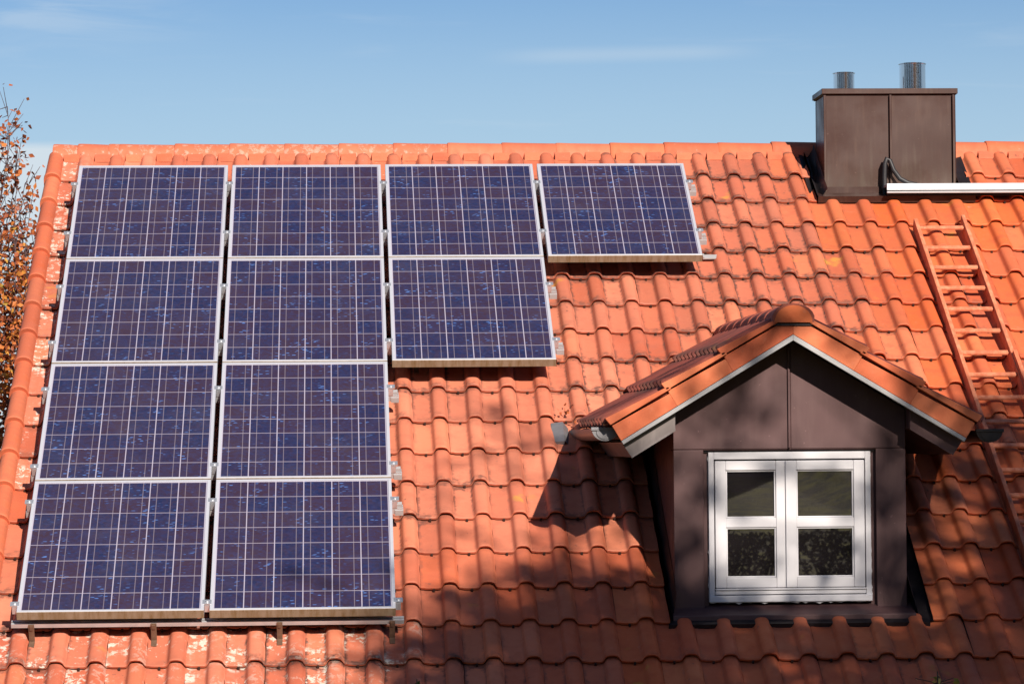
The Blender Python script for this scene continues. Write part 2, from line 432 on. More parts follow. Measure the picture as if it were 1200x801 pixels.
# verge tiles down the left edge: a big roll and a flange over the gable board
for k in range(NR):
    mb = MB(); sb = S0 + CP * k
    att = (max(0, min(1, random.gauss(.35, .2))), .35, .25 if k > 4 else .45, 1)
    pts, uvs = [], []
    ang = [(-.062, -.10), (-.062, .0)] + [(-.008 - .054 * cos(a), .006 + .050 * sin(a)) for a in [pi * q / 10 for q in range(0, 10)]] + [(.052, -.004)]
    tt = [0, .4, .85, .93, .985, 1]
    for t in tt:
        for x, h in ang:
            sc = .93 + .07 * t + (.05 if t > .9 else 0)
            pts.append(R(-.194 + x * sc, sb - (1 - t) * .398 + .004, (h if h < 0 else h * sc) + .028 * t + .002 - (.006 if t == 1 else 0))); uvs.append((.5, .5))
    n = len(ang)
    for x, h in ang: pts.append(R(-.194 + x * .93, sb, (h if h < 0 else h * .8) + .006)); uvs.append((.5, .5))
    f = [(a * n + i, a * n + i + 1, (a + 1) * n + i + 1, (a + 1) * n + i) for a in range(len(tt)) for i in range(n - 1)]
    mb.add(pts, f, att, uvs)
    hpart('verge_tile', mb, M_TILE, roof, smooth=35)
# ridge tiles
def ridge_piece(x0, x1, y, ztop, rx, rz, att, axis='x', collar=True):
    mb = MB(); pts = []
    L = x1 - x0
    st = [(0, 1.0), (.006, 1.03), (.03, 1.03), (.10, 1.01), (L - .01, .97), (L + .03, .96)]
    n = 13
    zb = ztop - rz
    for x, sc in st:
        for q in range(n):
            a = pi * (1 - q / (n - 1))
            pts.append(Vector((x0 + x, y + rx * sc * cos(a) * (1.04 if 0 < q < n - 1 else 1), zb + rz * sc * (max(0, sin(a)) ** .8))))
    for q in range(n):
        a = pi * (1 - q / (n - 1)); pts.append(Vector((x0 + .002, y + rx * .86 * cos(a), zb + rz * .86 * max(0, sin(a)) ** .8)))
    f = [(a * n + i, a * n + i + 1, (a + 1) * n + i + 1, (a + 1) * n + i) for a in range(len(st) - 1) for i in range(n - 1)]
    f += [(len(st) * n + i, len(st) * n + i + 1, i + 1, i) for i in range(n - 1)]
    if axis == 'y': pts = [Vector((p.y, p.x, p.z)) for p in pts]
    mb.add(pts, f, att, [(.5, .5)] * len(pts))
    return mb
edges = [-.225, -.055, .155, .225] + [.608 + .3765 * i for i in range(24)]
zt = ZR + .058
for a, b in zip(edges[:-1], edges[1:]):
    l = .85 if a < 2.2 else .30
    hpart('ridge_tile', ridge_piece(a, b, YR + ru(-.003, .003), zt + ru(-.003, .003), .118, .128, (ru(.15, .7), .25 if a < 3.5 else .5, max(0, l + ru(-.2, .2)), 1)), M_TILE, roof, smooth=35)
cap = MB(); n = 13
pts = [Vector((-.222, YR, zt - .128))] + [Vector((-.222, YR + .115 * cos(pi * q / 12), zt - .128 + .124 * sin(pi * q / 12))) for q in range(13)]
cap.add(pts, [(0, i, i + 1) for i in range(1, 13)], (.4, .4, .3, 1)); hpart('ridge_end_disc', cap, M_TILE, roof)

# ------------------------------------------------------------------ chimney
cx0, cx1, cy0, cy1 = 5.042, 5.945, -.041, .375
body = MB(); body.box(cx0, cx1, cy0, cy1, -.36 + Z0, .462 + Z0)
chim = hpart('chimney', body, M_CHIM, bevel=.006)
m = MB(); m.box(cx0 - .018, cx1 + .012, cy0 - .022, cy1 + .02, .468 + Z0, .505 + Z0)
m.box(cx0 - .010, cx1 + .006, cy0 - .010, cy1 + .01, .4625 + Z0, .4675 + Z0)
hpart('cap', m, M_CHIM, chim, bevel=.004)
for x in (5.494, cx1 - .018):
    m = MB(); m.box(x - .008, x + .008, cy0 - .022, cy0 - .0012, -.20 + Z0, .461 + Z0); hpart('standing_seam', m, M_CHIM, chim, bevel=.003)
m = MB(); m.box(cx0 - .006, cx0 + .012, cy0 - .012, cy0 - .0015, -.20 + Z0, .461 + Z0); hpart('standing_seam', m, M_CHIM, chim, bevel=.003)
for xx, rad, top in ((5.205, .0725, .632), (5.680, .090, .694)):
    m = MB(); yy = cy0 + .17; n = 40
    ring = lambda r, z: [Vector((xx + r * cos(2 * pi * i / n), yy + r * sin(2 * pi * i / n), z + Z0)) for i in range(n)]
    pts = ring(rad, .506) + ring(rad, top - .008) + ring(rad + .004, top - .006) + ring(rad + .004, top) + ring(rad - .004, top) + ring(rad - .006, .53)
    m.add(pts, [(a * n + i, a * n + (i + 1) % n, (a + 1) * n + (i + 1) % n, (a + 1) * n + i) for a in range(5) for i in range(n)] + [tuple(range(5 * n, 6 * n))])
    hpart('flue_pipe', m, M_STEEL, chim, smooth=40)
# flashing: apron in front and troughs at the sides
m = MB()
m.add([Vector((cx0 - .06, cy0 - .004, -.205 + Z0)), Vector((cx1 + .06, cy0 - .004, -.205 + Z0)), R(cx1 + .10, .30, .066), R(cx0 - .07, .30, .066), R(cx0 - .07, .305, .02), R(cx1 + .10, .305, .02)],
      [(0, 1, 2, 3), (3, 2, 5, 4)])
m.add([Vector((cx0 - .03, cy0 - .0045, -.30 + Z0)), Vector((cx1 + .03, cy0 - .0045, -.30 + Z0)), Vector((cx1 + .03, cy0 - .012, -.165 + Z0)), Vector((cx0 - .03, cy0 - .012, -.165 + Z0))], [(0, 1, 2, 3)])
hpart('apron_flashing', m, M_CHIM, chim)
for sg, x in ((-1, cx0), (1, cx1)):
    m = MB()
    a, b, c_ = x + sg * .003, x + sg * .05, x + sg * .115
    P0 = [R(a, SR + .05, .07), R(a, .25, .10), R(b, .25, .012), R(b, SR, .012), R(c_, SR, .028), R(c_, .25, .028)]
    m.add(P0, [(0, 1, 2, 3), (3, 2, 5, 4)]); hpart('side_flashing', m, M_FLASH, chim)

# ------------------------------------------------------------------ dormer
YW, YV, XC = -4.33, -4.52, 4.19
XL, XR_, ZB = 3.551, 4.833, -2.80
TD = radians(31.2); CD, SD = cos(TD), sin(TD)
AP = -1.308                                          # apex of the lower edge of the verge boards
def under(x, dz=0): return AP - abs(x - XC) * SD / CD + dz
dm = MB()
# gable sheets left and right of the middle seam, then the two posts beside the window
dm.prism([(XL, -1.929), (XC + .004, -1.929), (XC + .004, under(XC + .004, -.02)), (XL, under(XL, -.02))], YW, YW + .12)
dm.prism([(XC + .010, -1.929), (XR_, -1.929), (XR_, under(XR_, -.02)), (XC + .010, under(XC + .010, -.02))], YW, YW + .12)
dm.box(XL, 3.716, YW, YW + .12, ZB, -1.933)
dm.box(4.668, XR_, YW, YW + .12, ZB, -1.933)
dm.box(XC + .002, XC + .012, YW + .004, YW + .10, -1.93, AP - .03)
dm.box(XL + .002, XR_ - .002, YW + .006, YW + .11, -1.935, -1.927)
dm.v = [tuple(Vector(v) + Vector((0, 0, Z0))) for v in dm.v]
dormer = hpart('dormer', dm, M_CLAD, bevel=.003)
def dpart(name, mb, mat, **kw):
    mb.v = [tuple(Vector(v) + Vector((0, 0, Z0))) for v in mb.v]
    return hpart(name, mb, mat, dormer, **kw)
m = MB(); m.box(XC - .006, XC + .006, YW - .014, YW - .001, -1.925, AP - .06); dpart('standing_seam', m, M_CLAD, bevel=.002)
for sx, x0, x1 in ((0, 3.716, 3.744), (1, 4.640, 4.668)):
    m = MB(); m.box(x0 + .0005, x1 - .0005, YW + .035, YW + .12, ZB, -1.936); dpart('window_reveal', m, M_CLAD)
m = MB(); m.box(3.717, 4.667, YW + .02, YW + .118, -1.945, -1.936); dpart('window_reveal', m, M_FLASH)
for x0, x1 in ((XL + .001, XL + .08), (XR_ - .08, XR_ - .001)):       # cheeks
    m = MB()
    yb_ = R(0, 3.2).y
    m.add([Vector((x, y, z)) for x in (x0, x1) for y, z in ((YW + .121, ZB - .1), (YW + .121, under(x0, .0)), (R(0, 2.3).y, under(x0, .0)), (R(0, 5.4).y + .4, ZB - .1))],
          [(0, 1, 2, 3), (7, 6, 5, 4), (0, 4, 5, 1), (1, 5, 6, 2), (2, 6, 7, 3), (3, 7, 4, 0)])
    dpart('cheek', m, M_CLAD)
# sill
m = MB(); m.prism([(YW - .115, -2.862), (YW - .115, -2.832), (YW + .06, -2.778), (YW + .06, -2.90), (YW - .10, -2.90)], XL - .022, XR_ + .03, Matrix(((0, 1, 0, 0), (1, 0, 0, 0), (0, 0, 1, 0), (0, 0, 0, 1))))
dpart('sill', m, M_CLAD, bevel=.004)
m = MB()
m.add([R(XL - .03, 5.275, .030) - Vector((0, 0, Z0)), R(XR_ + .10, 5.275, .030) - Vector((0, 0, Z0)), R(XR_ + .10, 5.325, .034) - Vector((0, 0, Z0)), R(XL - .05, 5.325, .034) - Vector((0, 0, Z0)), R(XR_ + .10, 5.33, .010) - Vector((0, 0, Z0)), R(XL - .05, 5.33, .010) - Vector((0, 0, Z0))], [(0, 1, 2, 3), (3, 2, 4, 5)])
dpart('apron_flashing', m, M_FLASH)
for sg, x, c_ in ((-1, XL, 3.51), (1, XR_, 4.958)):
    m = MB(); zz = Vector((0, 0, Z0))
    a, b = x + sg * .003, x + sg * (.022 if sg < 0 else .055)
    m.add([R(a, 3.3, .16) - zz, R(a, 5.22, .16) - zz, R(b, 5.26, .012) - zz, R(b, 3.3, .012) - zz, R(c_, 3.3, .020) - zz, R(c_, 5.30, .020) - zz], [(0, 1, 2, 3), (3, 2, 5, 4)])
    m.add([R(c_ - sg * .012, 3.3, .020) - zz, R(c_ - sg * .012, 5.30, .020) - zz, R(c_ - sg * .008, 5.30, .05) - zz, R(c_ - sg * .008, 3.3, .05) - zz], [(0, 1, 2, 3)])
    dpart('side_flashing', m, M_FLASH)
# roof of the dormer: pantiles on both slopes
AT = AP + .092 / CD
def slopeF(sg):
    def F(u, s, h):
        return Vector((XC + sg * (s * CD + h * SD), u, AT + Z0 - s * SD + h * CD))
    return F
for sg in (-1, 1):
    mb = MB()
    for k in range(3):
        sb = .442 + .358 * k
        for i in range(12):
            c = YV + .05 + TP * i
            att = (ru(.1, .55), .25 + ru(-.2, .2), .30 if i > 2 else .1, 1)
            if k == 2 and i == 0: sb += .030
            if i == 0:
                tile_verts(slopeF(sg), c, sb, (ru(.3, .8), .75, .05, 1), mb, (YV + .004, YV + .098), 0, xs=[-x for x in XS[::-1] if x > -.06], nub=False, length=.44 if k == 0 else .398) if False else None
            tile_verts(slopeF(sg), c, sb, att, mb, (YV + .006, 9) , ru(0, .003), mirror=True, nub=False, length=.44 if k == 0 else .398, lift=.03)
    dr = hpart('roof_slope', mb, M_MAROON, dormer, smooth=35)
    # verge boards of fired clay, three to a side, each lapping the one below
    xin = 0.0
    for k in range(3):
        d0 = (.05 if k == 0 else .442 + .358 * (k - 1) - .002); d1 = .442 + .358 * k
        hb = -.092
        if k == 0:
            poly = [(0, 0)]
        mb = MB(); F = slopeF(sg); n0 = len(mb.v)
        def q(d, h, y): return F(y, d, h)
        # the flange
        t0, t1 = -.012, .004
        off = .056                                    # lower edge ends stand back of the top edge at the eave
        if k == 0:
            A = [(0.0, None)]
            p = [Vector((XC, 0, AP + Z0)), None]
            ap_b = Vector((XC, 0, AP + Z0)); ap_t = Vector((XC, 0, AP + Z0 + .085 / CD))
            lo = F(0, d1, hb); hi = F(0, d1, t1)
            quad = [ap_b, lo, hi, ap_t]
        else:
            quad = [F(0, d0 + .0015, hb), F(0, d1, hb), F(0, d1, t1), F(0, d0 + .0015, t0)]
        pts = [Vector((p.x, YV - .016 + .003 * k % 2 * .001, p.z)) for p in quad] + [Vector((p.x, YV + .008, p.z)) for p in quad]
        att = (((.2, .85, .5), (.75, .3, .9))[sg > 0][k], .6, .08, 1)
        mb.add(pts, [(0, 1, 2, 3), (7, 6, 5, 4), (0, 4, 5, 1), (1, 5, 6, 2), (2, 6, 7, 3), (3, 7, 4, 0)], att, [(.5, .5)] * 8)
        # upper lip: the cut edge of the tile, wedge-shaped
        ds = max(.07, d0 - .02); de = d1 + .006
        L = [F(0, ds, .006), F(0, de, .012), F(0, de + .006, .058), F(0, ds + .01, .026)]
        pts = [Vector((p.x, YV - .034, p.z)) for p in L] + [Vector((p.x, YV + .03, p.z)) for p in L]
        mb.add(pts, [(0, 1, 2, 3), (7, 6, 5, 4), (0, 4, 5, 1), (1, 5, 6, 2), (2, 6, 7, 3), (3, 7, 4, 0)], att, [(.5, .5)] * 8)
        hpart('verge_board', mb, M_TILE, dormer, bevel=.003)
    # white drip strip under the boards
    mb = MB()
    e = .942
    q0, q1 = Vector((XC, 0, AP + Z0 - .002)), Vector((XC + sg * e, 0, AP + Z0 - .002 - e * SD / CD))
    dn = Vector((0, 0, -.031))
    nn = Vector((-sg * SD, 0, -CD)) * .021
    pts = [Vector((p.x, y, p.z)) for y in (YV - .020, YV + .016) for p in (q0, q1, q1 + nn, q0 + dn)]
    mb.add(pts, [(0, 1, 2, 3), (7, 6, 5, 4), (0, 4, 5, 1), (1, 5, 6, 2), (2, 6, 7, 3), (3, 7, 4, 0)])
    hpart('drip_strip', mb, M_TRIM, dormer, bevel=.002)
    # dark soffit between the boards and the wall
    mb = MB()
    pts = [Vector((p.x, y, p.z)) for y in (YV + .017, R(0, 2.6).y) for p in (q0 + Vector((0, 0, .010)), q1 + Vector((-sg * .01, 0, .012)), q1 + Vector((-sg * .01, 0, .035)), q0 + Vector((0, 0, .04)))]
    mb.add(pts, [(0, 1, 2, 3), (7, 6, 5, 4), (0, 4, 5, 1), (1, 5, 6, 2), (2, 6, 7, 3), (3, 7, 4, 0)])
    hpart('soffit', mb, M_FLASH, dormer)
    # boxed eave beside the wall
    xa = XL if sg < 0 else XR_
    mb = MB()
    x_in = xa + sg * .002; x_out = XC + sg * (e - .005)
    zi, zo = under(x_in, -.012), under(x_out, -.012)
    dd = .115
    cut = x_out - sg * .055
    poly = [(x_in, zi - .001), (x_out, zo - .001), (cut, under(cut, -.012) - dd), (x_in, zi - dd)]
    if sg < 0: poly = poly[::-1]
    mb.prism(poly, YV + .05, R(0, 3.3).y)
    mb.v = [tuple(Vector(v) + Vector((0, 0, Z0))) for v in mb.v]
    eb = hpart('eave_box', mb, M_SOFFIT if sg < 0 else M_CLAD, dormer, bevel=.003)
    mb = MB()
    poly = [(cut, under(cut, -.012) - dd + .010), (cut, under(cut, -.012) - dd - .004), (x_in, zi - dd - .004), (x_in, zi - dd + .010)]
    if sg > 0: poly = poly[::-1]
    mb.prism(poly, YV + .044, YV + .0495)
    mb.v = [tuple(Vector(v) + Vector((0, 0, Z0))) for v in mb.v]
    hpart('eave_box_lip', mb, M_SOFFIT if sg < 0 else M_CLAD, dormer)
    # half-round gutter with an end cap
    gx = XC + sg * (1.022 if sg < 0 else 1.088); gz = -1.812 if sg < 0 else -1.838
    mb = MB(); n = 13; r = .072
    y0, y1 = YV + .075, R(0, 3.25).y
    ring = [(gx + r * cos(pi + pi * i / (n - 1)), gz + r * sin(pi + pi * i / (n - 1)) * .9) for i in range(n)]
    ring2 = [(gx + (r - .006) * cos(pi + pi * i / (n - 1)), gz + (r - .006) * sin(pi + pi * i / (n - 1)) * .9) for i in range(n)]
    pts = [Vector((x, y, z + Z0)) for y in (y0, y1) for x, z in ring] + [Vector((x, y, z + Z0)) for y in (y0, y1) for x, z in ring2]
    f = [(i, i + 1, n + i + 1, n + i) for i in range(n - 1)] + [(2 * n + i, 3 * n + i, 3 * n + i + 1, 2 * n + i + 1) for i in range(n - 1)]
    f += [(0, n, 3 * n, 2 * n), (n - 1, 3 * n - 1, 4 * n - 1, 2 * n - 1)]
    mb.add(pts, f)
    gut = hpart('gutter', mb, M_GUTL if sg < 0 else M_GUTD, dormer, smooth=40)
    mb = MB()
    mb.add([Vector((x, y0 - .004, z + Z0)) for x, z in ring] + [Vector((x, y0 + .003, z + Z0)) for x, z in ring], [tuple(range(n)), tuple(range(2 * n - 1, n - 1, -1))] + [(i, i + 1, n + i + 1, n + i) for i in range(n - 1)])
    inner = [(gx + .048 * cos(pi + pi * i / (n - 1)), gz - .012 + .044 * sin(pi + pi * i / (n - 1))) for i in range(n)]
    mb.add([Vector((x, y0 - .010, z + Z0)) for x, z in inner] + [Vector((x, y0 - .004, z + Z0)) for x, z in inner], [tuple(range(n)), tuple(range(2 * n - 1, n - 1, -1))] + [(i, i + 1, n + i + 1, n + i) for i in range(n - 1)])
    mb.box(gx - r - .006, gx + r + .006, y0 - .012, y0 + .006, gz - .010 + Z0, gz + .008 + Z0)
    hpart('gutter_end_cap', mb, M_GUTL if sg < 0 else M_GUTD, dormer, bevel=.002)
m = MB(); zz = Vector((0, 0, Z0))
m.add([R(2.985, 3.22, .05) - zz, R(3.055, 3.22, .06) - zz, R(3.055, 3.43, .055) - zz, R(2.985, 3.43, .045) - zz, R(2.985, 3.43, .01) - zz, R(3.055, 3.43, .01) - zz, R(3.10, 3.22, .0) - zz, R(3.10, 3.43, .0) - zz], [(0, 1, 2, 3), (3, 2, 5, 4), (1, 6, 7, 2)])
dpart('flashing_end', m, M_GUTL)
# dormer ridge tiles and the half-round end disc
yy = YV - .035
for i in range(8):
    hpart('ridge_tile', ridge_piece(yy + i * .365, yy + (i + 1) * .365, XC, -1.143 + Z0, .112, .100, (.35 if i else .7, .2 if i else .8, .15, 1), 'y'), M_MAROON, dormer, smooth=35)
m = MB(); n = 15
pts = [Vector((XC + .104 * cos(pi * i / (n - 1)), y, -1.244 + Z0 + .094 * sin(pi * i / (n - 1)))) for y in (yy - .002, yy + .012) for i in range(n)]
m.add(pts, [tuple(range(n)), tuple(range(2 * n - 1, n - 1, -1))] + [(i, n + i, n + i + 1, i + 1) for i in range(n - 1)], (.6, .9, .05, 1), [(.5, .5)] * len(pts))
hpart('ridge_end_disc', m, M_TILE, dormer)
m = MB(); m.box(XC - .112, XC + .112, YV - .024, YV + .3, -1.262 + Z0, -1.247 + Z0); hpart('ridge_bedding', m, M_FLASH, dormer)

# ------------------------------------------------------------------ window
WX0, WX1, WZ0, WZ1 = 3.744, 4.640, -2.766, -1.946
YF = YW + .012                                        # front of the fixed frame
win = MB()
def fr(mb, x0, x1, z0, z1, w, y0, y1, wb=None, wt=None):
    wb = wb or w; wt = wt or w
    mb.box(x0, x0 + w, y0, y1, z0 + Z0, z1 + Z0); mb.box(x1 - w, x1, y0, y1, z0 + Z0, z1 + Z0)
    mb.box(x0 + w, x1 - w, y0 + .001, y1, z0 + Z0, z0 + wb + Z0); mb.box(x0 + w, x1 - w, y0 + .001, y1, z1 - wt + Z0, z1 + Z0)
fr(win, WX0, WX1, WZ0, WZ1, .030, YF, YF + .09, .036, .040)
window = hpart('window', win, M_WHITE, bevel=.003)
m = MB(); m.box(WX0 - .002, WX1 + .002, YF - .014, YF + .02, WZ0 - .001 + Z0, WZ0 + .036 + Z0); hpart('sill_bead', m, M_WHITE, window, bevel=.004)
m = MB(); m.box(WX0 + .032, WX1 - .032, YF - .004, YF + .03, WZ0 + .0405 + Z0, WZ0 + .062 + Z0); m.box(WX0 + .032, WX1 - .032, YF - .012, YF + .02, WZ0 + .064 + Z0, WZ0 + .074 + Z0); hpart('weather_bar', m, M_WHITE, window, bevel=.003)
for sd in (0, 1, 2):                                  # ragged sealant along the outer edge of the frame
    m = MB(); n = 44; pts = []
    for i in range(n + 1):
        a = i / n; wv = max(.001, random.gauss(.0025, .0012)) + (.005 if rnd() < .06 else 0)
        if sd == 0: e = [(WX0 + .004, WZ0 + a * .80), (WX0 - wv * .7, WZ0 + a * .80)]
        elif sd == 1: e = [(WX1 - .004, WZ0 + a * .80), (WX1 + wv * .8, WZ0 + a * .80)]
        else: e = [(WX0 + a * .89, WZ0 + .004), (WX0 + a * .89, WZ0 - wv * 1.6)]
        yq = YF + .0085 if sd < 2 else YF - .006
        pts += [Vector((e[0][0], yq, e[0][1] + Z0)), Vector((e[1][0], yq + .004, e[1][1] + Z0)), Vector((e[1][0], yq + .024, e[1][1] + Z0))]
    m.add(pts, [(3 * i + q, 3 * i + 3 + q, 3 * i + 4 + q, 3 * i + 1 + q) for i in range(n) for q in (0, 1)])
    hpart('sealant', m, M_WHITE, window)
xm = 4.180
for (x0, x1, dy) in ((WX0 + .036, xm - .004, .0), (xm - .012, WX1 - .036, -.012)):
    z0, z1 = WZ0 + .077, WZ1 - .048
    ws = .060
    ys = YF + .004 + dy
    mb = MB(); fr(mb, x0, x1, z0, z1, ws, ys, ys + .045, .055, .052)
    sash = hpart('sash', mb, M_WHITE, window, bevel=.004)
    gz_ = (z0 + z1) / 2 + .008; bw = .026
    gx0, gx1 = x0 + ws, x1 - ws
    mb = MB(); mb.box(gx0 - .001, gx1 + .001, ys + .003, ys + .04, gz_ - bw + Z0, gz_ + bw + Z0); hpart('glazing_bar', mb, M_WHITE, window, bevel=.004)
    for a, b in ((z0 + .055, gz_ - bw), (gz_ + bw, z1 - .052)):
        mb = MB()
        fr(mb, gx0 + .0005, gx1 - .0005, a + .0005, b - .0005, .008, ys + .010, ys + .03)
        hpart('glazing_bead', mb, M_WHITE, window, bevel=.002)
        mb = MB(); mb.box(gx0 - .004, gx1 + .004, ys + .024, ys + .030, a - .004 + Z0, b + .004 + Z0)
        hpart('pane', mb, M_GLASS, window)
m = MB(); m.box(3.70, 4.69, YW + .125, YW + .14, ZB + Z0, -1.90 + Z0); hpart('room_board', m, M_DECK, window)

# ------------------------------------------------------------------ solar panels
PW, PH, GU, GS, HP, FT = .994, 1.318, .030, .012, .222, .050
SP = .105                                             # how far the array sits below the reference point down the slope
fm = MB(); fw = .018
fr_out = [(-PW / 2, 0), (PW / 2, 0), (PW / 2, PH), (-PW / 2, PH)]
def inset(d): return [(-PW / 2 + d, d), (PW / 2 - d, d), (PW / 2 - d, PH - d), (-PW / 2 + d, PH - d)]
lv = [(inset(0), HP - FT), (inset(0), HP - .002), (inset(.002), HP), (inset(fw), HP), (inset(fw), HP - .006), (inset(fw), HP - .012)]
pts = [Vector((x, y, z)) for ring, z in lv for x, y in ring] + [Vector((x, y, HP - FT)) for x, y in inset(.03)]
fm.add(pts, [(a * 4 + i, a * 4 + (i + 1) % 4, (a + 1) * 4 + (i + 1) % 4, (a + 1) * 4 + i) for a in range(5) for i in range(4)] + [(i, 24 + i, 24 + (i + 1) % 4, (i + 1) % 4) for i in range(4)])
me_frame = fm.mesh('frame', M_FRAME)
cm = MB(); x0, x1, y0, y1 = -PW / 2 + fw, PW / 2 - fw, fw, PH - fw
cell = .1565; mu = mv = .025
cm.add([Vector((x, y, z)) for z in (HP - .005, HP - .010) for x, y in ((x0, y0), (x1, y0), (x1, y1), (x0, y1))], [(0, 1, 2, 3), (7, 6, 5, 4)], None,
       [(-mu, -mv), (6 + mu, -mv), (6 + mu, 8 + mv), (-mu, 8 + mv)] * 2)
me_cell = cm.mesh('cell_sheet', M_CELL)
jb = MB(); jb.box(-.06, .06, PH - .22, PH - .12, HP - .035, HP - .0105); me_box = jb.mesh('junction_box', M_HOSE)
LAB = {(0, 0): 'solar panel at the top left corner of the array, under the lichened ridge end',
       (1, 0): 'top row solar panel second from the left verge, directly under the ridge',
       (2, 0): 'top row solar panel third from the left verge, just left of the lone end panel',
       (3, 0): 'lone rightmost solar panel of the top row, with bare tiles below it',
       (0, 1): 'second row solar panel against the left verge of the roof',
       (1, 1): 'second row solar panel in the middle, with panels on both sides',
       (2, 1): 'rightmost solar panel of the second row, brown dirty lower edge over tiles',
       (0, 2): 'third row solar panel against the left verge of the roof',
       (1, 2): 'third row solar panel with bare roof tiles along its right side',
       (0, 3): 'bottom left corner solar panel above the lichen spotted tiles',
       (1, 3): 'bottom right panel of the lowest row, beside the red shaded tiles'}
for (c_, r_), lab in LAB.items():
    p = tag(empty('solar_panel', R(c_ * (PW + GU) + PW / 2, SP + r_ * (PH + GS) + PH, 0), TH), lab, 'solar panel', 'solar panels on the pantiled roof')
    p.location = p.location + VN * ru(-.001, .001)
    for nm, me in (('frame', me_frame), ('cell_sheet', me_cell), ('junction_box', me_box)): link(nm, me, p)
# mounting rails
cl = MB(); cl.box(-.0135, .0135, -.022, .022, .0, .044); cl.box(-.024, .024, -.020, .020, .0465, .052); cl.tube([Vector((0, 0, .05)), Vector((0, 0, .060))], .008, 8)
me_clamp = cl.mesh('clamp', M_ALU)
hk = MB(); hk.box(-.015, .015, -.004, .004, -.085, .018); hk.box(-.015, .015, -.060, -.003, -.091, -.0855); hk.box(-.008, .008, -.010, -.004, -.012, .012); me_hook = hk.mesh('roof_hook', M_HOOK)
rails = [(0, .27, 4, 'top row', 'upper'), (0, .97, 4, 'top row', 'lower'), (1, .36, 3, 'second row', 'upper'), (1, 1.07, 3, 'second row', 'lower'), (2, .30, 2, 'third row', 'upper'), (2, 1.17, 2, 'third row', 'lower'), (3, .22, 2, 'lowest row', 'upper'), (3, 1.275, 2, 'lowest row', 'lower')]
for r_, so, nc, rn, ul in rails:
    s = SP + r_ * (PH + GS) + so
    last = (r_ == 3 and ul == 'lower')
    xr = nc * (PW + GU) - GU + (.062 if not last else .045)
    lab = f'{ul} aluminium mounting rail under the {rn} of solar panels' if not last else 'long pale rail along the bottom edge of the solar array'
    top = HP - FT - .003 if not last else .128
    p = tag(empty('mounting_rail', R(0, s, top), TH), lab, 'mounting rail', 'rails under the solar panels')
    m = MB(); x0 = -.035
    m.box(x0, xr, -.019, .019, -.040 if not last else -.024, -.014); m.box(x0, xr, -.019, -.006, -.0135, 0); m.box(x0, xr, .006, .019, -.0135, 0)
    link('profile', m.mesh('profile', M_RAIL), p)
    if not last:
        m = MB(); m.box(xr - .045, xr + .002, -.024, .010, -.046, -.012); m.box(xr - .034, xr - .006, -.014, .014, .001, .022); link('end_bracket', m.mesh('end_bracket', M_TRIM), p)
    for j in range(nc + 1):
        x = -GU / 2 if j == 0 else j * (PW + GU) - GU / 2
        o = link('clamp', me_clamp, p, (x, .035 if last else 0, .002 if not last else HP - FT - top))
    if last:
        for x in (.072, .723, 1.396, 2.0): link('roof_hook', me_hook, p, (x, -.024, -.02))
    else:
        for x in [.25 + .65 * q for q in range(int(nc * 1.5))]: link('roof_hook', me_hook, p, (x, -.024, -.045))

# loose bits of metal beside the array and the dormer
def roofthing(name, u, s, h, lab, cat, rz=0, group=None):
    return tag(empty(name, R(u, s, h), TH), lab, cat, group)
def plate(name, u, s, l, w_, lab, mat=M_TRIM, h=.036):
    m = MB(); m.box(-l / 2, l / 2, -w_ / 2, w_ / 2, 0, .012); m.box(-l / 2, -l / 2 + .012, -w_ / 2, w_ / 2, .0125, .02)
    o = link(name, m.mesh(name, mat)); o.location = R(u, s, h); o.rotation_euler = (TH, 0, 0)
    md = o.modifiers.new('bevel', 'BEVEL'); md.width = .003; md.segments = 2
    return tag(o, lab, 'metal plate')
plate('metal_plate', 4.155, 1.115, .10, .05, 'small white metal plate on the tiles right of the lone top row panel')

# ------------------------------------------------------------------ roof walkway right of the chimney, and the hose
walk = tag(empty('roof_walkway', P(5.43, -.25, -.30)), 'long pale aluminium walkway tray running right from the chimney front', 'roof walkway')
def wpart(name, mb, mat, bevel=0):
    mb.v = [tuple(Vector(v) - Vector(walk.location)) for v in mb.v]
    return build(name, mb, mat, walk, bevel=bevel)
m = MB(); m.box(5.43, 8.6, -.25, -.055, -.178 + Z0, -.163 + Z0); wpart('deck', m, M_RAIL)
m = MB(); m.box(5.428, 8.6, -.266, -.251, -.206 + Z0, -.160 + Z0); wpart('front_face', m, M_RAIL, .003)
m = MB(); m.box(5.428, 8.6, -.274, -.252, -.226 + Z0, -.212 + Z0); wpart('lower_lip', m, M_TRIM, .003)
m = MB(); m.box(5.44, 8.59, -.24, -.07, -.24 + Z0, -.2285 + Z0); wpart('tray_floor', m, M_FLASH)
for x in (5.6, 6.55, 7.5, 8.4):
    m = MB(); m.box(x - .02, x + .02, -.16, -.152, -.33 + Z0, -.242 + Z0); wpart('bracket', m, M_FLASH)
hose = MB(); 
hp_ = [(5.442, -.10, -.24), (5.440, -.10, -.10), (5.444, -.10, -.015), (5.458, -.10, .022), (5.478, -.10, .010), (5.502, -.102, -.055), (5.545, -.105, -.115), (5.60, -.11, -.145), (5.66, -.115, -.158)]
hose.tube([P(*p) for p in hp_], .0165, 12)
tag(build('drain_hose', hose, M_HOSE, smooth=True, origin=P(5.45, -.1, -.24)), 'black rubber hose bent like a hook in front of the chimney', 'hose')

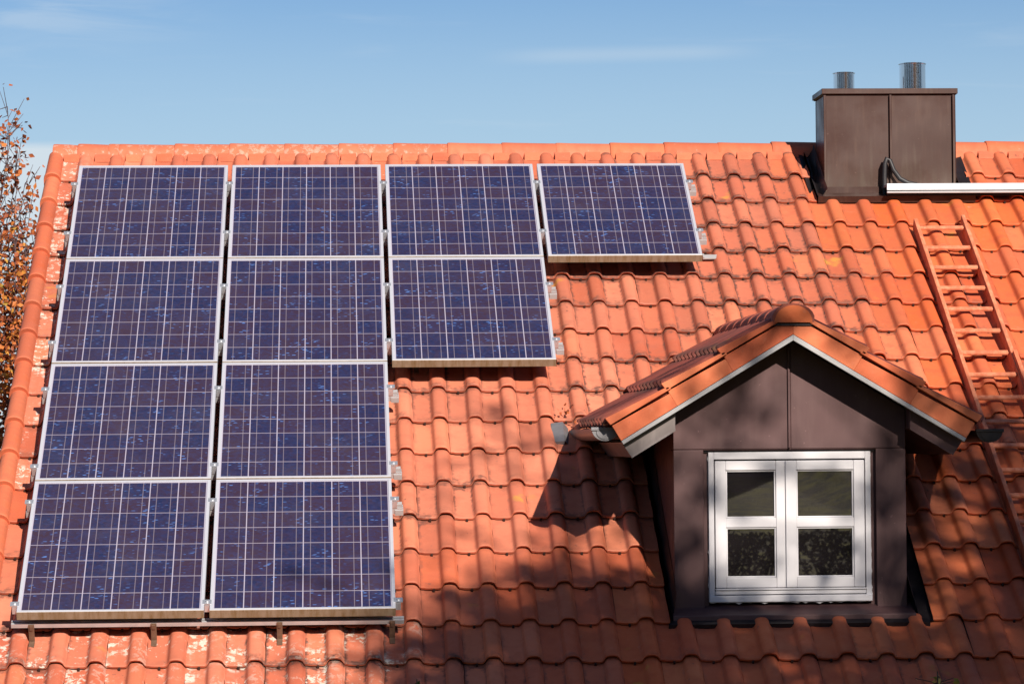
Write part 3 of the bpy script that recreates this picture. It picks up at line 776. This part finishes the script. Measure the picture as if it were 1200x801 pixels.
# ------------------------------------------------------------------ roof ladder
SL0, SL1 = .73, 5.6
lad = tag(empty('roof_ladder', R(5.72, SL1, .035), TH), 'red brown wooden roof ladder lying on the tiles right of the dormer', 'ladder')
ul, ur = 5.562, 5.888
for u, sl in ((ul, SL0), (ur, SL0 - .05)):
    m = MB(); x = u - 5.72
    m.box(x - .013, x + .013, 0, SL1 - sl, .0, .085); o = link('rail', m.mesh('rail', M_LADDER), lad)
    md = o.modifiers.new('bevel', 'BEVEL'); md.width = .004; md.segments = 2
k = 0
while SL0 + .085 + .277 * k < SL1 - .05:
    s = SL0 + .085 + .277 * k; y = SL1 - s
    m = MB(); dz = ru(-.002, .002); m.box(ul - 5.72 + .0135, ur - 5.72 - .0135, y - .018, y + .018, .047 + dz, .064 + dz)
    o = link('rung', m.mesh('rung', M_LADDER), lad); md = o.modifiers.new('bevel', 'BEVEL'); md.width = .004; md.segments = 2
    k += 1
m = MB(); x = ur - 5.72 + .004
m.prism([(x - .012, .075), (x + .016, .075), (x + .014, .115), (x - .010, .115)], SL1 - 2.98, SL1 - 2.55)
o = link('rail_splice', m.mesh('rail_splice', M_LADDER), lad)

# ------------------------------------------------------------------ vegetation
def leaf(mb, p, size, att, up=None):
    d = Vector((ru(-1, 1), ru(-1, 1), ru(-1, .6))).normalized()
    a = d.cross(Vector((ru(-1, 1), ru(-1, 1), ru(-1, 1)))).normalized(); n_ = d.cross(a)
    L, Wd = size, size * ru(.28, .42)
    b = n_ * size * ru(-.12, .12)
    mb.add([p, p + d * L * .45 + a * Wd + b, p + d * L, p + d * L * .45 - a * Wd + b, p + d * L * .5], [(0, 1, 4), (1, 2, 4), (2, 3, 4), (3, 0, 4)], att)
def branch(mb, p0, p1, r0, r1, n=5, wob=.06):
    L = (p1 - p0).length; pts = []
    for i in range(n + 1):
        t = i / n
        w_ = Vector((ru(-1, 1), ru(-1, 1), ru(-1, 1))) * wob * L * (0 if i in (0,) else 1) * .5
        pts.append(p0.lerp(p1, t) + w_)
    mb.tube(pts, [r0 + (r1 - r0) * i / n for i in range(n + 1)], 6)
    return pts

def autumn_tree():
    base = Vector((-2.6, 3.9, 0))
    root = tag(empty('autumn_tree', base), 'thin autumn tree with rust and yellow leaves beyond the left verge', 'tree')
    tr = MB(); tp = branch(tr, base, Vector((-2.1, 3.7, 6.9)), .11, .012, 8, .02)
    br, lf = MB(), MB()
    def shoot(p, q, r, dens, sz, lo, hi):
        pts = branch(br, p, q, r, r * .3, 6, .06)
        for i in range(len(pts) - 1):
            for _ in range(dens):
                c = pts[i].lerp(pts[i + 1], rnd())
                tw = c + Vector((ru(-.13, .13), ru(-.14, .14), ru(-.05, .22)))
                if rnd() < .6: br.tube([c, tw], [.0035, .0018], 4)
                for __ in range(random.choice((1, 2, 3))): leaf(lf, tw + Vector((ru(-.05, .05), ru(-.03, .03), ru(-.03, .03))), sz * ru(.7, 1.25), (ru(lo, hi), .5, 0, 1))
        return pts
    # upright wands at the right-hand fringe of the crown: bare towards the tip
    for x, z0, z1, d in ((-.93, 4.6, 7.02, 7), (-.86, 4.9, 6.90, 7), (-.78, 4.2, 6.55, 8), (-.70, 4.0, 6.35, 9), (-.84, 5.0, 6.75, 12), (-.74, 4.8, 6.4, 12), (-.88, 5.2, 7.0, 10), (-.66, 4.6, 6.15, 12), (-.80, 4.9, 6.6, 11), (-1.1, 4.4, 6.8, 5), (-1.3, 4.4, 7.1, 5), (-.62, 3.8, 6.0, 9), (-1.6, 4.4, 7.3, 5)):
        p = Vector((x - ru(.1, .2), 3.6 + ru(-.3, .3), z0)); q = Vector((x + ru(0, .05), 3.6 + ru(-.3, .3), z1))
        i = min(8, max(1, int(z0 / 6.9 * 8) - 1)); branch(br, tp[i], p, .02, .010, 4, .05)
        shoot(p, q, .008, d, .050, 0.05, .55)
    for _ in range(70):
        z = ru(2.8, 6.1); x = ru(-2.2, -.58 if z < 5.3 else -.74); y = 3.7 + ru(-.9, .9)
        i = min(8, max(0, int(z / 6.9 * 8) - 1))
        shoot(tp[i], Vector((x, y, z)), .014, 7, .052, .15, 1)
    for _ in range(7500):
        z = ru(3.3, 6.15); t = (6.15 - z) / 2.85
        x = -.50 - abs(random.gauss(0, .42)) - max(0, .25 * (1 - t * 1.9)) ; y = 3.7 + random.gauss(0, .45)
        if rnd() < .75 * (1 - t) ** 1.5: continue
        leaf(lf, Vector((x, y, z)), ru(.035, .062), (max(0, min(1, random.gauss(.40, .27))), .5, 0, 1))
    for _ in range(5000):
        z = ru(3.5, 5.75); x = -.48 - rnd() ** 1.3 * .9 - max(0, (z - 4.9)) * .12
        leaf(lf, Vector((x, 3.8 + random.gauss(0, .4), z)), ru(.035, .06), (max(0, min(1, random.gauss(.44, .25))), .5, 0, 1))
    for nm, mb, mt in (('trunk', tr, M_BARK), ('branches', br, M_BARK), ('crown', lf, M_LEAF_AUT)):
        mb.v = [tuple(Vector(v) - base) for v in mb.v]; build(nm, mb, mt, root, smooth=(nm != 'crown'))
autumn_tree()

SUN = Vector((.285, -.88, .51)).normalized()
def hill(y, x=0.0):                                    # ground height: level by the house, a bank behind the camera
    t = max(0, min(1, (-9 - y) / 12)); z = 2.45 * t * t * (3 - 2 * t)
    if y < -26: z += min(4.0, (-26 - y) * .06) + max(0, min(1, (x - 9.6) / 2)) * min(4.0, max(0, -28 - y) * .07)
    return z
def shade_tree(name, lab, ctr, rad, nclump, hgt_scale=1.0, mat=M_LEAF_AUT, rng=(.1, .8), leafn=9, limbs=()):
    base = Vector((ctr.x + .3, ctr.y, hill(ctr.y)))
    root = tag(empty(name, base), lab, 'tree')
    tr, lf = MB(), MB()
    branch(tr, base, Vector((ctr.x, ctr.y, ctr.z - rad * .2)), .20, .10, 6, .02)
    for _ in range(16):
        d = Vector((random.gauss(0, 1), random.gauss(0, 1), abs(random.gauss(0, .7)))).normalized()
        branch(tr, Vector((ctr.x, ctr.y, ctr.z - rad * ru(.2, .7))), ctr + d * rad * .85, .06, .012, 5, .08)
    for _ in range(nclump):
        d = Vector((random.gauss(0, 1), random.gauss(0, 1), random.gauss(0, 1))).normalized() * rad * (rnd() ** .42)
        c = ctr + Vector((d.x, d.y, d.z * hgt_scale))
        for __ in range(leafn):
            leaf(lf, c + Vector((random.gauss(0, .21), random.gauss(0, .21), random.gauss(0, .18))), ru(.11, .20), (ru(*rng), .5, 0, 1))
    for lc, lr, ln_, per in limbs:                        # thin limbs that reach out of the crown
        branch(tr, ctr, lc, .05, .012, 6, .05)
        for _ in range(ln_):
            c = lc + Vector((random.gauss(0, 1), random.gauss(0, 1), random.gauss(0, 1))) * lr * .5
            for __ in range(per): leaf(lf, c + Vector((random.gauss(0, .12), random.gauss(0, .12), random.gauss(0, .12))), ru(.10, .18), (ru(*rng), .5, 0, 1))
    for nm, mb, mt in (('trunk', tr, M_BARKD), ('crown', lf, mat)):
        mb.v = [tuple(Vector(v) - base) for v in mb.v]; build(nm, mb, mt, root, smooth=(nm == 'trunk'))
shade_tree('shade_tree', 'tall autumn tree on the bank whose crown shades the roof right of the dormer', R(7.2, 5.8) + SUN * 16, 2.7, 470, leafn=40,
           limbs=((R(3.95, 3.85) + SUN * 15.5, .62, 10, 12), (R(3.2, 4.35) + SUN * 15.5, .55, 9, 12), (R(2.75, 3.75) + SUN * 15.5, .4, 4, 10)))
shade_tree('shade_tree', 'broad autumn tree on the bank shading the tiles below the dormer', R(3.9, 7.95) + SUN * 14, 2.6, 360, leafn=34)
shade_tree('shade_tree', 'small round autumn tree on the bank shading the roof between array and dormer', R(3.4, 6.5) + SUN * 15, 1.65, 150, leafn=40)

def sprig(u, y, ztop, lab, nleaf, mat, spread):
    base = Vector((u, y, 0)); root = tag(empty('sapling', base), lab, 'sapling')
    st, lf = MB(), MB()
    top = Vector((u, y, ztop)); pts = branch(st, base, top, .014, .003, 10, .012)
    for _ in range(nleaf):
        z = ztop - abs(random.gauss(0, .16)); c = Vector((u + random.gauss(0, spread), y + random.gauss(0, spread), z))
        st.tube([Vector((u, y, z - .05)).lerp(pts[-1], .3), c], [.003, .0015], 4)
        leaf(lf, c, ru(.025, .05), (rnd(), .5, 0, 1))
    for nm, mb, mt in (('stem', st, M_BARKD), ('leaves', lf, mat)):
        mb.v = [tuple(Vector(v) - base) for v in mb.v]; build(nm, mb, mt, root)
sprig(4.655, -6.3, 3.165, 'yellow leaved twig poking up at the lower right roof edge', 34, M_LEAF_YEL, .055)
sprig(2.105, -6.3, 3.165, 'small green shoot peeping over the roof edge right of the solar panels', 10, M_LEAF_GRN, .022)

lit = MB()
for _ in range(16):
    c = R(3.12 + random.gauss(0, .05), 3.13 + random.gauss(0, .07), ru(.05, .09)); leaf(lit, c, ru(.02, .035), (ru(.0, .45), .5, 0, 1))
tag(build('leaf_litter', lit, M_LEAF_AUT), 'dry leaves caught behind the left dormer gutter', 'leaves', kind='stuff')

# shrubs and a house on the bank opposite, seen only as reflections in the window panes
def shrub(x, y, w_, h_, lab):
    base = Vector((x, y, hill(y))); root = tag(empty('shrub', base), lab, 'shrub', 'shrubs on the bank opposite')
    st, lf = MB(), MB()
    for _ in range(16):
        branch(st, base + Vector((ru(-.3, .3) * w_, ru(-.15, .15), 0)), base + Vector((ru(-.5, .5) * w_, ru(-.3, .3), h_ * ru(.75, 1))), .022, .006, 4, .08)
    for _ in range(1100):
        t = rnd() ** .6
        leaf(lf, base + Vector((random.gauss(0, .30) * w_, random.gauss(0, .25), h_ * (.15 + .9 * t))), ru(.05, .09), (rnd() * .7, .5, 0, 1))
    for nm, mb, mt in (('stems', st, M_BARKD), ('foliage', lf, M_LEAF_DRK)):
        mb.v = [tuple(Vector(v) - base) for v in mb.v]; build(nm, mb, mt, root)
for i in range(7):
    shrub(3.4 + i * 1.05, -25.2 + ru(-.4, .4), 1.1, ru(.66, .82), 'leggy green shrub reflected in the lower dormer window panes')
nh = tag(empty('neighbour_house', (8.4, -46, hill(-46))), 'dark house front on the bank, reflected in the upper left pane', 'house')
m = MB(); m.box(-6, 1.4, -6, 0, -1, 4.5); build('wall', m, plain('brown_render', (.10, .07, .06), .8), nh)
m = MB(); m.prism([(-6.4, 4.5), (1.8, 4.5), (-2.3, 7.4)], -6.4, .4); build('roof', m, M_TILE, nh)
for x in (-4.2, -1.0):
    m = MB(); fr(m, x, x + 1.3, .8 - Z0, 2.2 - Z0, .08, .01, .06); wf = build('window', m, M_WHITE, nh)
    m = MB(); m.box(x + .08, x + 1.22, .02, .03, .88, 2.12); o = build('pane', m, M_GLASS, wf)

wood = MB()  # wood out of view, added for dark reflections in the pipes
for i in range(15000):
    a = ru(-1.45, 1.45); d_ = 84 + random.gauss(0, 2); x = 4 + d_ * sin(a); y = -d_ * cos(a); q = a * 84
    top = 14 + 3.5 * sin(q * .21) + 2.0 * sin(q * .53 + 1) + 1.2 * sin(q * 1.3)
    leaf(wood, Vector((x, y, hill(y, x) + top * rnd() ** .7)), ru(1.0, 2.2), (ru(0, .5), .5, 0, 1))
wo = build('added_wood', wood, M_LEAF_DRK); tag(wo, 'unseen wood added opposite the house to darken the flue pipe reflections', 'wood', kind='stuff')

# ------------------------------------------------------------------ ground
def ground():
    me = bpy.data.meshes.new('ground'); bm = bmesh.new()
    ys = [-2500, -900, -300, -120, -70, -50, -40, -33, -29, -26, -24, -22, -20, -18, -16, -14, -12, -10, -8, -5, 0, 8, 25, 60, 150, 500, 1500, 4000]
    xs = [-4000, -1200, -400, -120, -40, -15, -5, 0, 5, 9, 9.6, 10.2, 11, 12, 14, 20, 45, 130, 400, 1200, 4000]
    g = [[bm.verts.new((x, y, hill(y, x))) for x in xs] for y in ys]
    for a in range(len(ys) - 1):
        for b in range(len(xs) - 1): bm.faces.new((g[a][b], g[a][b + 1], g[a + 1][b + 1], g[a + 1][b]))
    bm.to_mesh(me); bm.free()
    m_ = NT('meadow_grass'); co = m_.coord('Object')
    n = m_.noise(co, 2.2, 6, .7); n2 = m_.noise(co, 9, 6, .75); n3 = m_.noise(co, .2, 3)
    c = m_.mix(m_.ramp(n, .42, .56), (.028, .026, .003), (.28, .25, .010))
    c = m_.mix(m_.ramp(n2, .48, .66, 0, .8), c, (.26, .20, .04))
    c = m_.mix(m_.ramp(n3, .45, .7, 0, .5), c, (.06, .04, .015))
    m_.set(Base_Color=c, Roughness=.9, Specular_IOR_Level=.2); m_.bump(n2, 1.0, .25)
    me.materials.append(m_.m)
    o = link('ground', me); o['kind'] = 'structure'
    for p in me.polygons: p.use_smooth = True
ground()

# ------------------------------------------------------------------ sky, sun, camera
wd = bpy.data.worlds.new('World'); SC.world = wd; wd.use_nodes = True
t = wd.node_tree; t.nodes.clear()
out = t.nodes.new('ShaderNodeOutputWorld'); bg = t.nodes.new('ShaderNodeBackground'); bg.inputs[1].default_value = .051
sky = t.nodes.new('ShaderNodeTexSky'); sky.sky_type = 'NISHITA'; sky.sun_disc = False
el = math.asin(SUN.z); sky.sun_elevation = el; sky.sun_rotation = math.atan2(SUN.x, SUN.y)
sky.altitude = 600; sky.air_density = 1.0; sky.dust_density = 1.0; sky.ozone_density = 6.0
class WT(NT):
    def __init__(self, t): self.t = t
g = WT(t)
co = g.coord('Generated'); s3 = g.sep(co)
nz = g.noise(g.mapping(co, (5, 5, 60), (.3, .1, .2)), 2.0, 6, .6, .6)
streak = g.ramp(nz, .54, .78, 0, .32)
# wisps of cirrus high on the left, a pale bank low on the left, one long streak in the middle
wisp = g.math('MULTIPLY', g.ramp(s3[0], -.02, -.09), g.ramp(s3[2], .112, .128))
wisp = g.math('MULTIPLY', wisp, g.ramp(g.noise(g.mapping(co, (9, 9, 70)), 1.6, 5, .6, .8), .38, .66, 0, .26))
bank = g.math('MULTIPLY', g.math('MULTIPLY', g.ramp(s3[0], -.045, -.085), g.ramp(s3[0], -.34, -.20)), g.ramp(g.math('ADD', s3[2], g.math('MULTIPLY', nz, .004)), .0895, .0925, .75, 0))
ln = g.math('MULTIPLY', g.ramp(g.math('ABSOLUTE', g.math('SUBTRACT', s3[2], g.math('ADD', .1145, g.math('MULTIPLY', s3[0], .012)))), 0, .0035, .20, 0), g.math('MULTIPLY', g.ramp(s3[0], .04, .07), g.ramp(s3[0], .105, .135, 1, 0)))
cl_ = g.math('MAXIMUM', g.math('MAXIMUM', wisp, bank), g.math('MAXIMUM', ln, g.math('MULTIPLY', streak, .35)))
skyc = g.mix(1.0, sky.outputs[0], (.83, .92, 1.0), 'MULTIPLY')
skyc = g.mix(g.ramp(g.math('ABSOLUTE', s3[2]), .160, .078, 0, .50), skyc, (6.4, 8.2, 9.3))          # thin milky veil low over the horizon
c = g.mix(cl_, skyc, (8.0, 8.7, 9.2))
t.links.new(c, bg.inputs[0]); t.links.new(bg.outputs[0], out.inputs[0])

sl = bpy.data.lights.new('sun', 'SUN'); sl.energy = 4.6; sl.angle = radians(.53); sl.color = (1.0, .915, .80)
so = bpy.data.objects.new('sun', sl); COL.objects.link(so); so.rotation_euler = SUN.to_track_quat('Z', 'Y').to_euler(); so.location = (10, -20, 20)

cam = bpy.data.cameras.new('camera'); co_ = bpy.data.objects.new('camera', cam); COL.objects.link(co_)
cam.sensor_fit = 'HORIZONTAL'; cam.sensor_width = 36; cam.lens = 3900.987 / 1200 * 36; cam.clip_start = .5; cam.clip_end = 9000
yaw, pit, rol = .053362705954471686, .03, -.008220040723069531
fw_ = Vector((sin(yaw) * cos(pit), cos(yaw) * cos(pit), sin(pit))); ri = Vector((cos(yaw), -sin(yaw), 0)); up = ri.cross(fw_)
r2 = ri * cos(rol) + up * sin(rol); u2 = -ri * sin(rol) + up * cos(rol)
mt = Matrix((r2, u2, -fw_)).transposed().to_4x4(); mt.translation = Vector((1.69873, -22.516087, -1.880062 + Z0)); co_.matrix_world = mt
SC.camera = co_
vs = SC.view_settings; vs.view_transform = 'Standard'; vs.look = 'None'; vs.exposure = 0.82; vs.gamma = 1.0; vs.use_curve_mapping = False
SC.render.resolution_x, SC.render.resolution_y = 1024, 683
